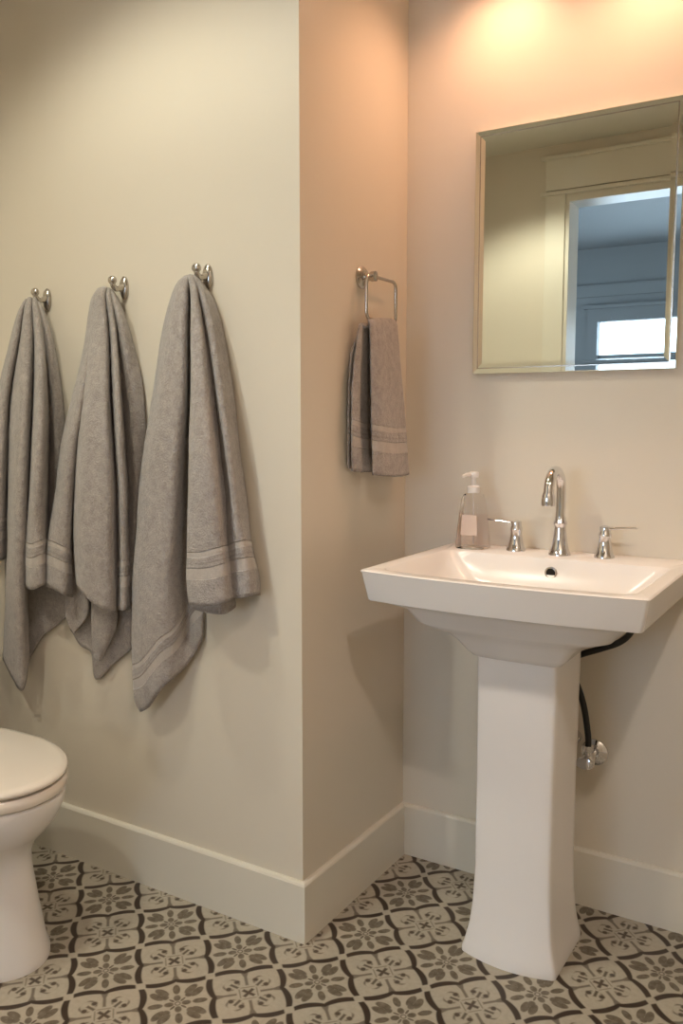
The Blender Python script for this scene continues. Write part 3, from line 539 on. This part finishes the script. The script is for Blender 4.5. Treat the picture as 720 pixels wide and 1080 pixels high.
# ---------------------------------------------------------------- towels
TOWELS = {'w3':[[[(-0.2925,-0.499,1.518),(-0.3222,-0.504,1.5283),(-0.3595,-0.499,1.4974),(-0.3956,-0.498,1.4078),(-0.4223,-0.5029,1.2701),(-0.4254,-0.5326,1.1438),(-0.4421,-0.538,1.0369),(-0.4524,-0.5407,0.9262),(-0.4686,-0.5407,0.8201),(-0.48,-0.538,0.6596),(-0.4809,-0.5353,0.5215),(-0.4623,-0.5326,0.4827)],[(-0.2881,-0.504,1.5191),(-0.2987,-0.524,1.5278),(-0.3163,-0.534,1.4899),(-0.337,-0.5424,1.401),(-0.3491,-0.5585,1.2672),(-0.3731,-0.565,1.1453),(-0.3913,-0.565,1.0408),(-0.4038,-0.565,0.9323),(-0.4163,-0.565,0.8288),(-0.428,-0.5583,0.671),(-0.4317,-0.5515,0.5651),(-0.4245,-0.5448,0.5025)],[(-0.2881,-0.504,1.5191),(-0.2887,-0.529,1.5263),(-0.3005,-0.539,1.4881),(-0.3064,-0.5477,1.399),(-0.3115,-0.5647,1.2664),(-0.3227,-0.5718,1.1461),(-0.3343,-0.5718,1.0435),(-0.3462,-0.5718,0.937),(-0.3551,-0.5718,0.8356),(-0.3649,-0.565,0.7176),(-0.3709,-0.5582,0.6231),(-0.3667,-0.5515,0.5662)],[(-0.2853,-0.504,1.5189),(-0.2859,-0.529,1.526),(-0.2864,-0.539,1.4871),(-0.2884,-0.5424,1.3985),(-0.2885,-0.5523,1.2663),(-0.2976,-0.5583,1.1462),(-0.3089,-0.5583,1.0437),(-0.3204,-0.5583,0.9372),(-0.3352,-0.5515,0.8344),(-0.338,-0.5448,0.7397),(-0.3436,-0.538,0.6455),(-0.3439,-0.519,0.5989)],[(-0.2853,-0.504,1.5189),(-0.2874,-0.524,1.5269),(-0.2999,-0.514,1.4911),(-0.3119,-0.5028,1.4031),(-0.3183,-0.4992,1.2684),(-0.3261,-0.497,1.1444),(-0.3316,-0.497,1.0387),(-0.3402,-0.497,0.929),(-0.3428,-0.497,0.8253),(-0.3385,-0.497,0.7537),(-0.3342,-0.497,0.6842),(-0.3172,-0.497,0.6397)],[(-0.2868,-0.499,1.5175),(-0.2906,-0.514,1.5264),(-0.2985,-0.496,1.4932),(-0.2863,-0.496,1.4023),(-0.2835,-0.496,1.2679),(-0.2833,-0.496,1.1449),(-0.2827,-0.496,1.0406),(-0.285,-0.496,0.9327),(-0.2872,-0.496,0.8304),(-0.2887,-0.496,0.7592),(-0.2897,-0.496,0.7129),(-0.2903,-0.496,0.6851)]],[[(-0.2881,-0.504,1.5191),(-0.2919,-0.519,1.5258),(-0.2915,-0.514,1.4884),(-0.2907,-0.514,1.401),(-0.2894,-0.519,1.2673),(-0.2813,-0.538,1.1459),(-0.2807,-0.5448,1.0439),(-0.2832,-0.5448,0.9383),(-0.2885,-0.5448,0.8378),(-0.2841,-0.5448,0.7777)],[(-0.2881,-0.504,1.5191),(-0.2787,-0.534,1.5247),(-0.2626,-0.544,1.4826),(-0.2522,-0.5583,1.3953),(-0.2333,-0.5834,1.2645),(-0.2253,-0.5987,1.1481),(-0.2245,-0.6055,1.0503),(-0.2296,-0.6055,0.9487),(-0.2347,-0.6055,0.8522),(-0.2278,-0.6055,0.7905)],[(-0.2881,-0.504,1.5191),(-0.2759,-0.534,1.5245),(-0.2527,-0.549,1.4813),(-0.2311,-0.5668,1.3935),(-0.203,-0.5933,1.2637),(-0.184,-0.6122,1.149),(-0.175,-0.619,1.0532),(-0.1744,-0.619,0.954),(-0.1737,-0.619,0.8601),(-0.1723,-0.619,0.797)],[(-0.2853,-0.504,1.5189),(-0.2731,-0.534,1.5243),(-0.2515,-0.544,1.4818),(-0.2266,-0.5562,1.3941),(-0.1953,-0.5772,1.264),(-0.1692,-0.592,1.1488),(-0.1548,-0.5987,1.0527),(-0.1454,-0.6028,0.9542),(-0.1366,-0.6028,0.8611),(-0.1323,-0.6028,0.807)],[(-0.2825,-0.504,1.5186),(-0.2719,-0.529,1.5249),(-0.2632,-0.524,1.4851),(-0.2541,-0.514,1.3991),(-0.2373,-0.514,1.2665),(-0.2202,-0.514,1.1462),(-0.2041,-0.519,1.0453),(-0.1741,-0.5448,0.9457),(-0.154,-0.5583,0.8525),(-0.1467,-0.5583,0.8039)],[(-0.2825,-0.504,1.5186),(-0.2692,-0.529,1.5225),(-0.2409,-0.534,1.4822),(-0.211,-0.5424,1.3945),(-0.176,-0.5585,1.2642),(-0.1515,-0.565,1.1484),(-0.1373,-0.565,1.0511),(-0.1258,-0.565,0.9513),(-0.1088,-0.565,0.8579),(-0.1041,-0.565,0.816)],[(-0.2797,-0.504,1.5184),(-0.2695,-0.519,1.5218),(-0.24,-0.519,1.4735),(-0.2141,-0.519,1.3966),(-0.1893,-0.519,1.2656),(-0.1696,-0.519,1.1471),(-0.1551,-0.519,1.0473),(-0.1257,-0.538,0.9483),(-0.1058,-0.538,0.8625),(-0.1011,-0.538,0.8159)],[(-0.2855,-0.494,1.5159),(-0.2799,-0.494,1.5155),(-0.2434,-0.492,1.4663),(-0.2199,-0.492,1.3907),(-0.1973,-0.492,1.2665),(-0.1801,-0.492,1.1463),(-0.1653,-0.492,1.0451),(-0.1479,-0.492,0.9285),(-0.1247,-0.492,0.8429),(-0.1237,-0.494,0.806)]],[[(-0.2952,-0.496,1.5143),(-0.285,-0.514,1.4007),(-0.2728,-0.538,1.146),(-0.254,-0.565,0.9425),(-0.2523,-0.565,0.7715)],[(-0.2826,-0.504,1.5123),(-0.2547,-0.5265,1.3981),(-0.2161,-0.565,1.1475),(-0.1922,-0.5853,0.949),(-0.1903,-0.5853,0.7737)],[(-0.2798,-0.504,1.5121),(-0.2436,-0.5265,1.3975),(-0.1974,-0.5515,1.1474),(-0.1656,-0.5718,0.9493),(-0.1607,-0.5717,0.7725)],[(-0.2838,-0.496,1.5134),(-0.2524,-0.5028,1.4),(-0.2175,-0.497,1.1459),(-0.1988,-0.497,0.9387),(-0.1932,-0.497,0.7701)]]],'w2':[[[(-0.5599,-0.499,1.5124),(-0.6173,-0.504,1.5091),(-0.6435,-0.516,1.377),(-0.6608,-0.5419,1.2566),(-0.689,-0.5554,1.1382),(-0.7138,-0.5605,1.0128),(-0.7403,-0.5639,0.9018),(-0.7649,-0.5639,0.7757)],[(-0.5546,-0.504,1.5137),(-0.5836,-0.529,1.5105),(-0.598,-0.5454,1.3731),(-0.6115,-0.5679,1.2554),(-0.6298,-0.586,1.1398),(-0.6595,-0.586,1.017),(-0.6856,-0.586,0.9082),(-0.7028,-0.586,0.7757)],[(-0.5546,-0.504,1.5137),(-0.5717,-0.534,1.5113),(-0.5881,-0.5454,1.3727),(-0.6033,-0.5602,1.2555),(-0.6255,-0.569,1.1395),(-0.6482,-0.569,1.0163),(-0.6636,-0.569,0.9078),(-0.6776,-0.569,0.7583)],[(-0.5547,-0.504,1.5114),(-0.5899,-0.514,1.5105),(-0.6272,-0.5062,1.377),(-0.6677,-0.4988,1.2577),(-0.703,-0.497,1.1366),(-0.7231,-0.497,1.0078),(-0.7355,-0.497,0.8945),(-0.7393,-0.497,0.7342)]],[[(-0.5599,-0.499,1.5124),(-0.5964,-0.514,1.5133),(-0.6148,-0.519,1.4197),(-0.6247,-0.5408,1.2562),(-0.6384,-0.5515,1.1389),(-0.6543,-0.5515,1.0148),(-0.6593,-0.5515,0.906),(-0.6578,-0.5515,0.7868)],[(-0.5546,-0.504,1.5137),(-0.5716,-0.534,1.5135),(-0.5774,-0.5475,1.4153),(-0.563,-0.585,1.2544),(-0.5658,-0.5987,1.141),(-0.5701,-0.6055,1.0224),(-0.5747,-0.6055,0.9182),(-0.5816,-0.5987,0.7806)],[(-0.5546,-0.504,1.5137),(-0.5533,-0.539,1.5137),(-0.5427,-0.5528,1.413),(-0.5212,-0.585,1.2538),(-0.5143,-0.5987,1.1418),(-0.515,-0.6055,1.0248),(-0.5192,-0.6055,0.9221),(-0.5366,-0.5987,0.7549)],[(-0.5546,-0.504,1.5137),(-0.5491,-0.534,1.5096),(-0.5323,-0.5475,1.4129),(-0.5092,-0.5724,1.2539),(-0.4937,-0.5853,1.1418),(-0.492,-0.5853,1.0244),(-0.4959,-0.5853,0.9214),(-0.5098,-0.5785,0.7424)],[(-0.5599,-0.499,1.5124),(-0.5671,-0.514,1.5088),(-0.5676,-0.5075,1.4182),(-0.5694,-0.5024,1.2563),(-0.5662,-0.5002,1.1387),(-0.5643,-0.5002,1.015),(-0.565,-0.5003,0.9068),(-0.5576,-0.514,0.7249)]],[[(-0.5599,-0.499,1.5124),(-0.5671,-0.514,1.5088),(-0.5706,-0.5047,1.4186),(-0.5717,-0.5002,1.2564),(-0.5683,-0.4983,1.1386),(-0.5663,-0.4983,1.0148),(-0.567,-0.4983,0.9064),(-0.5706,-0.5015,0.7211)],[(-0.5546,-0.504,1.5137),(-0.5364,-0.534,1.5086),(-0.5091,-0.5454,1.4119),(-0.4715,-0.5755,1.2534),(-0.4555,-0.586,1.1424),(-0.4591,-0.5775,1.0253),(-0.4715,-0.569,0.9212),(-0.4779,-0.569,0.7419)],[(-0.5514,-0.504,1.5134),(-0.5404,-0.524,1.5079),(-0.5319,-0.514,1.4158),(-0.5335,-0.5024,1.2558),(-0.5269,-0.5002,1.1393),(-0.5215,-0.5002,1.0169),(-0.522,-0.5002,0.9098),(-0.5143,-0.514,0.7347)],[(-0.5515,-0.504,1.5112),(-0.5311,-0.524,1.5027),(-0.4947,-0.5287,1.4126),(-0.4858,-0.518,1.2548),(-0.4771,-0.518,1.1404),(-0.4768,-0.516,1.02),(-0.4845,-0.515,0.9141),(-0.4942,-0.514,0.7513)],[(-0.5587,-0.494,1.5083),(-0.5462,-0.494,1.496),(-0.5126,-0.492,1.4166),(-0.4757,-0.492,1.2896),(-0.4679,-0.492,1.1399),(-0.4749,-0.492,1.0184),(-0.4816,-0.492,0.9117),(-0.4877,-0.494,0.7605)]],[[(-0.7094,-0.514,0.9652),(-0.7344,-0.514,0.8136),(-0.7377,-0.519,0.7001),(-0.7184,-0.519,0.649)],[(-0.6859,-0.516,0.9667),(-0.6881,-0.52,0.8186),(-0.6855,-0.52,0.7189),(-0.7183,-0.516,0.6459)],[(-0.6718,-0.516,0.9674),(-0.6599,-0.52,0.8211),(-0.6543,-0.52,0.71),(-0.7148,-0.516,0.6438)]],[[(-0.6039,-0.539,0.9253),(-0.6123,-0.539,0.8038),(-0.6235,-0.5335,0.679),(-0.6226,-0.528,0.596)],[(-0.5619,-0.55,0.9293),(-0.5667,-0.55,0.8099),(-0.5769,-0.5445,0.6992),(-0.6066,-0.5335,0.5922)],[(-0.5413,-0.5445,0.93),(-0.5426,-0.5445,0.8113),(-0.5523,-0.539,0.7084),(-0.6021,-0.528,0.594)],[(-0.5389,-0.528,0.9284),(-0.5434,-0.528,0.8087),(-0.5571,-0.519,0.6892),(-0.6008,-0.519,0.6095)]],[[(-0.6168,-0.49,1.4806),(-0.698,-0.492,1.1366),(-0.7319,-0.494,0.8109),(-0.7505,-0.494,0.6449)],[(-0.6101,-0.49,1.4801),(-0.67,-0.492,1.137),(-0.6915,-0.498,0.8151),(-0.71,-0.496,0.6068)],[(-0.6035,-0.49,1.4797),(-0.6424,-0.492,1.1374),(-0.6605,-0.494,0.8173),(-0.6736,-0.494,0.5909)],[(-0.5969,-0.49,1.4793),(-0.6151,-0.492,1.1378),(-0.6342,-0.499,0.8204),(-0.6565,-0.496,0.5249)],[(-0.587,-0.49,1.4786),(-0.5682,-0.492,1.1385),(-0.5825,-0.496,0.8245),(-0.5905,-0.494,0.5775)],[(-0.5771,-0.49,1.478),(-0.5223,-0.492,1.1391),(-0.5337,-0.498,0.8292),(-0.5364,-0.496,0.6182)],[(-0.5673,-0.49,1.4773),(-0.4857,-0.49,1.1396),(-0.5023,-0.49,0.8308),(-0.5051,-0.49,0.6457)]]],'w1':[[[(-0.834,-0.499,1.5037),(-0.8714,-0.514,1.5021),(-0.9462,-0.502,1.4007),(-1.0065,-0.4988,1.2622),(-1.0466,-0.497,1.0521),(-1.0795,-0.497,0.8022)],[(-0.8278,-0.504,1.5051),(-0.8386,-0.534,1.5073),(-0.8624,-0.5492,1.4058),(-0.8993,-0.5598,1.2595),(-0.9241,-0.565,1.0595),(-0.9687,-0.5515,0.8217)],[(-0.8278,-0.504,1.5051),(-0.8473,-0.524,1.5091),(-0.8818,-0.519,1.409),(-0.9462,-0.5024,1.2613),(-0.9734,-0.5002,1.0546),(-0.9916,-0.5002,0.8208)]],[[(-0.8339,-0.499,1.5061),(-0.8562,-0.514,1.506),(-0.9021,-0.5064,1.3985),(-0.9314,-0.514,1.2609),(-0.949,-0.519,1.0563),(-0.9441,-0.538,0.7984),(-0.9759,-0.538,0.5394)],[(-0.8278,-0.504,1.5051),(-0.8275,-0.534,1.5089),(-0.8324,-0.5501,1.3923),(-0.8331,-0.5744,1.234),(-0.8244,-0.592,1.0641),(-0.8466,-0.592,0.815),(-0.9123,-0.5583,0.5006)],[(-0.8278,-0.504,1.5051),(-0.8165,-0.534,1.5082),(-0.8068,-0.5501,1.3911),(-0.7964,-0.5744,1.2337),(-0.7961,-0.5853,1.0646),(-0.8299,-0.5785,0.8145),(-0.8746,-0.5583,0.4775)],[(-0.8339,-0.499,1.5061),(-0.8277,-0.519,1.5083),(-0.8327,-0.514,1.3949),(-0.8684,-0.4982,1.2353),(-0.8911,-0.497,1.057),(-0.8961,-0.514,0.7992),(-0.9017,-0.514,0.5605)]],[[(-0.8339,-0.499,1.5061),(-0.8339,-0.514,1.5069),(-0.8419,-0.5064,1.3958),(-0.8684,-0.4982,1.2353),(-0.8738,-0.514,1.0584),(-0.835,-0.558,0.9121),(-0.8471,-0.558,0.7641)],[(-0.8278,-0.504,1.5051),(-0.802,-0.534,1.5071),(-0.7601,-0.5589,1.3885),(-0.7281,-0.595,1.2329),(-0.7251,-0.6135,1.0683),(-0.7515,-0.6042,0.9226),(-0.7635,-0.6042,0.7701)],[(-0.8278,-0.504,1.5051),(-0.8011,-0.529,1.5029),(-0.7609,-0.5464,1.3894),(-0.7241,-0.578,1.2331),(-0.7159,-0.595,1.0676),(-0.7382,-0.5858,0.9215),(-0.742,-0.5858,0.7815)],[(-0.8243,-0.504,1.5025),(-0.8061,-0.519,1.502),(-0.7888,-0.514,1.3929),(-0.8049,-0.4982,1.2348),(-0.8154,-0.497,1.0594),(-0.8232,-0.497,0.9063),(-0.8306,-0.497,0.7636)],[(-0.8244,-0.504,1.5001),(-0.7991,-0.519,1.4967),(-0.7661,-0.518,1.3917),(-0.756,-0.515,1.2342),(-0.7621,-0.514,1.062),(-0.7696,-0.514,0.9117),(-0.7762,-0.514,0.7793)],[(-0.833,-0.494,1.4969),(-0.8221,-0.494,1.4937),(-0.7822,-0.492,1.3942),(-0.7575,-0.492,1.2345),(-0.7587,-0.492,1.061),(-0.76,-0.494,0.9101),(-0.7663,-0.494,0.7771)]],[[(-0.8879,-0.49,1.4737),(-0.9913,-0.492,1.1323),(-1.0073,-0.496,0.7866),(-1.0133,-0.496,0.5543)],[(-0.8766,-0.49,1.473),(-0.9436,-0.492,1.133),(-0.9526,-0.4944,0.7913),(-0.9566,-0.498,0.5054)],[(-0.8653,-0.49,1.4723),(-0.8969,-0.492,1.1336),(-0.9095,-0.494,0.7951),(-0.9237,-0.494,0.5392)],[(-0.8504,-0.49,1.4714),(-0.8511,-0.492,1.1343),(-0.8528,-0.499,0.8008),(-0.8666,-0.496,0.6093)],[(-0.8393,-0.49,1.4708),(-0.8063,-0.492,1.135),(-0.7983,-0.494,0.805),(-0.7981,-0.494,0.6571)],[(-0.8282,-0.49,1.4701),(-0.7719,-0.49,1.1354),(-0.7511,-0.49,0.8086),(-0.7417,-0.49,0.6968)]]],'hand':[[[(0.017,-0.2379,1.424),(0.021,-0.2495,1.4315),(0.026,-0.2583,1.4347),(0.033,-0.2614,1.4078),(0.039,-0.2667,1.2975),(0.043,-0.2685,1.1867),(0.047,-0.2702,1.0727)],[(0.017,-0.2057,1.4291),(0.022,-0.2147,1.4392),(0.028,-0.2209,1.4405),(0.037,-0.2275,1.4105),(0.047,-0.2399,1.2983),(0.053,-0.245,1.1866),(0.057,-0.2465,1.0695)],[(0.017,-0.1582,1.4335),(0.022,-0.1675,1.4437),(0.028,-0.1737,1.445),(0.036,-0.1784,1.4148),(0.045,-0.1889,1.3004),(0.049,-0.1804,1.1862),(0.053,-0.1765,1.0633)],[(0.017,-0.1288,1.4362),(0.022,-0.1382,1.4465),(0.027,-0.1426,1.4481),(0.033,-0.1436,1.4179),(0.039,-0.1384,1.3026),(0.044,-0.1311,1.1859),(0.047,-0.1196,1.0624)],[(0.017,-0.1088,1.438),(0.022,-0.1183,1.4461),(0.026,-0.1208,1.4457),(0.029,-0.1161,1.4204),(0.033,-0.1016,1.3042),(0.035,-0.0828,1.1856),(0.037,-0.0635,1.064)]],[[(0.015,-0.2298,1.4204),(0.019,-0.237,1.4306),(0.023,-0.2395,1.4323),(0.027,-0.2372,1.4102),(0.029,-0.2353,1.299),(0.03,-0.2269,1.1864),(0.031,-0.2183,1.0718)],[(0.015,-0.1833,1.4245),(0.019,-0.1906,1.4349),(0.023,-0.1931,1.4367),(0.029,-0.1943,1.4138),(0.035,-0.1993,1.3003),(0.037,-0.1873,1.1862),(0.039,-0.18,1.0677)],[(0.015,-0.12,1.4301),(0.019,-0.1276,1.4408),(0.023,-0.1301,1.4426),(0.025,-0.1286,1.4196),(0.025,-0.1119,1.304),(0.025,-0.0845,1.1856),(0.025,-0.0615,1.0659)]],[[(0.021,-0.2674,1.4167),(0.018,-0.2755,1.427),(0.015,-0.2879,1.4065),(0.015,-0.3092,1.2963),(0.015,-0.3132,1.1868),(0.015,-0.313,1.0829)],[(0.021,-0.254,1.4179),(0.018,-0.2622,1.4283),(0.017,-0.2737,1.4076),(0.019,-0.2855,1.2972),(0.021,-0.2884,1.1867),(0.021,-0.2746,1.0789)],[(0.021,-0.2495,1.4183),(0.018,-0.2533,1.4291),(0.011,-0.25,1.4099),(0.005,-0.2525,1.2989),(0.003,-0.2486,1.1864),(0.003,-0.2343,1.0763)],[(0.021,-0.146,1.4275),(0.018,-0.1406,1.4397),(0.009,-0.1286,1.4158),(-0.001,-0.1038,1.305),(-0.001,-0.087,1.1855),(-0.001,-0.0594,1.0675)]],[[(0.007,-0.2698,1.4041),(0.005,-0.2969,1.3627),(0.001,-0.303,1.2969),(-0.001,-0.3038,1.1867),(-0.003,-0.3003,1.0884)],[(0.007,-0.234,1.4115),(0.001,-0.237,1.3669),(-0.004,-0.2325,1.2999),(-0.006,-0.2285,1.1863),(-0.007,-0.217,1.0798)],[(0.007,-0.1299,1.4204),(0.001,-0.1183,1.3749),(-0.005,-0.1064,1.305),(-0.007,-0.0912,1.1855),(-0.007,-0.0692,1.0727)]]]}
HOOKS = [(-0.8073, -0.484, 1.5157), (-0.5297, -0.484, 1.5233), (-0.2656, -0.484, 1.5284)]

def sheet(bm, hemlay, cols, rows=70, k=7, seed=0, wr=.0025):
    """cloth panel through hand-laid fold lines; returns nothing, adds faces"""
    P = []
    for c in cols:
        pts = catmull(c, 14)
        cum = [0]
        for a, b in zip(pts[:-1], pts[1:]): cum.append(cum[-1]+(b-a).length)
        T = cum[-1]; line = []; j = 0
        for r in range(rows+1):
            d = T*r/rows
            while j < len(cum)-2 and cum[j+1] < d: j += 1
            f = (d-cum[j])/max(1e-9, cum[j+1]-cum[j])
            line.append((pts[j].lerp(pts[j+1], min(1, f)), T-d))
        P.append(line)
    grid = []
    for r in range(rows+1):
        row = catmull([P[c][r][0] for c in range(len(cols))], k)
        hrow = []
        for c in range(len(cols)-1):
            for q in range(k): hrow.append(P[c][r][1]*(1-q/k)+P[c+1][r][1]*q/k)
        hrow.append(P[-1][r][1])
        vs = []
        f = min(1, r/(rows*.3))
        for co, h in zip(row, hrow):
            nz = noise.noise_vector(Vector((co.x*14+seed, co.y*14, co.z*7)))*wr*f + noise.noise_vector(Vector((co.x*60+seed, co.y*60, co.z*40)))*wr*.35*f
            v = bm.verts.new(co + nz); v[hemlay] = h; vs.append(v)
        grid.append(vs)
    for r in range(rows):
        for c in range(len(grid[0])-1):
            try: bm.faces.new((grid[r][c], grid[r][c+1], grid[r+1][c+1], grid[r+1][c]))
            except ValueError: pass
def towel(name, sheets, label, cat, group, axis, wall, thick=.007, nohem=()):
    bm = bmesh.new(); lay = bm.verts.layers.float.new('hem')
    for i, cols in enumerate(sheets):
        n0 = len(bm.verts)
        sheet(bm, lay, cols, seed=i*7.3)
        if i in nohem:
            bm.verts.ensure_lookup_table()
            for v in bm.verts[n0:]: v[lay] = .5
    mn_ = .0045
    for v in bm.verts:                              # keep the cloth just off the wall
        if axis == 'y' and v.co.y > wall-mn_: v.co.y = wall-mn_
        if axis == 'x' and v.co.x < wall+mn_: v.co.x = wall+mn_
    o = obj(name, bm, M_towel, angle=180)
    s = o.modifiers.new('thickness', 'SOLIDIFY'); s.thickness = thick; s.offset = 0
    tag(o, label, cat, group)
    return o
towel('bath_towel', TOWELS['w1'], 'grey bath towel hanging from the leftmost wall hook', 'towel', 'grey bath towels on the wall hooks', 'y', YA, nohem=(1, 3,))
towel('bath_towel', TOWELS['w2'], 'grey bath towel hanging from the middle of three wall hooks', 'towel', 'grey bath towels on the wall hooks', 'y', YA, nohem=(1, 3, 4, 5))
towel('bath_towel', TOWELS['w3'], 'grey bath towel with striped hem on the hook nearest the corner', 'towel', 'grey bath towels on the wall hooks', 'y', YA)
towel('hand_towel', TOWELS['hand'], 'folded grey hand towel draped over the chrome towel ring', 'towel', None, 'x', XB, thick=.004)

hook_labels = ['leftmost chrome robe hook on the wall', 'middle chrome robe hook between the other two', 'chrome robe hook nearest the outer wall corner']
def make_hook():
    h = thing('robe_hook', hook_labels[0], 'hook', (0, 0, 0), 'chrome robe hooks in a row')
    bm = bmesh.new(); rg = []
    for d, s_ in [(0, .9), (.001, 1), (.005, 1), (.009, .82), (.011, .4)]:
        rg.append([Vector((.0135*s_*math.cos(a), -d, .028*s_*math.sin(a))) for a in [2*PI*i/24 for i in range(24)]])
    loft(bm, rg); obj('backplate', bm, M_nickel, h)
    bm = bmesh.new(); tube(bm, catmull([(0, -.006, .004), (0, -.018, -.003), (0, -.031, -.005), (0, -.040, .002), (0, -.042, .012)], 6), [.0075]*7+[.0065]*18, 14); obj('arm', bm, M_nickel, h)
    bm = bmesh.new(); bmesh.ops.create_uvsphere(bm, u_segments=20, v_segments=12, radius=.0105)
    for v in bm.verts: v.co = Vector((v.co.x*1.15, v.co.y*.85-.042, v.co.z+.014))
    obj('knob', bm, M_nickel, h)
    return h
hk = make_hook()
for i, (x, y, z) in enumerate(HOOKS):
    if i == 0: h = hk
    else:
        h = hk.copy(); C.objects.link(h); h['label'] = hook_labels[i]
        for ch in list(hk.children):
            c = ch.copy(); C.objects.link(c); c.parent = h
    h.location = (x, YA, z)

# ---------------------------------------------------------------- towel ring
RX = XB+.034; py_, pz_ = -.224, 1.541; ry0, ry1, rz0, rz1 = -.258, -.112, 1.440, 1.541
tr = thing('towel_ring', 'squared chrome towel ring on the alcove side wall', 'towel ring', (XB, py_, pz_))
bm = bmesh.new(); lathe(bm, [(.004, 0), (.027, 0), (.027, .004), (.022, .009), (.012, .012), (.0095, .016), (.0095, .027), (.012, .029), (.012, .040), (.004, .042)], (XB, py_, pz_), 'X'); obj('post', bm, M_nickel, tr)
path = []; r = .016
for cy, cz, a0 in ((ry1-r, rz1-r, PI/2), (ry1-r, rz0+r, 0), (ry0+r, rz0+r, -PI/2), (ry0+r, rz1-r, -PI)):
    for i in range(7):
        a = a0 - PI/2*i/6
        path.append(Vector((RX, cy + r*math.cos(a), cz + r*math.sin(a))))
bm = bmesh.new(); tube(bm, [(path[-1]+path[0])/2] + path + [(path[-1]+path[0])/2], .004, 12); obj('ring', bm, M_nickel, tr)
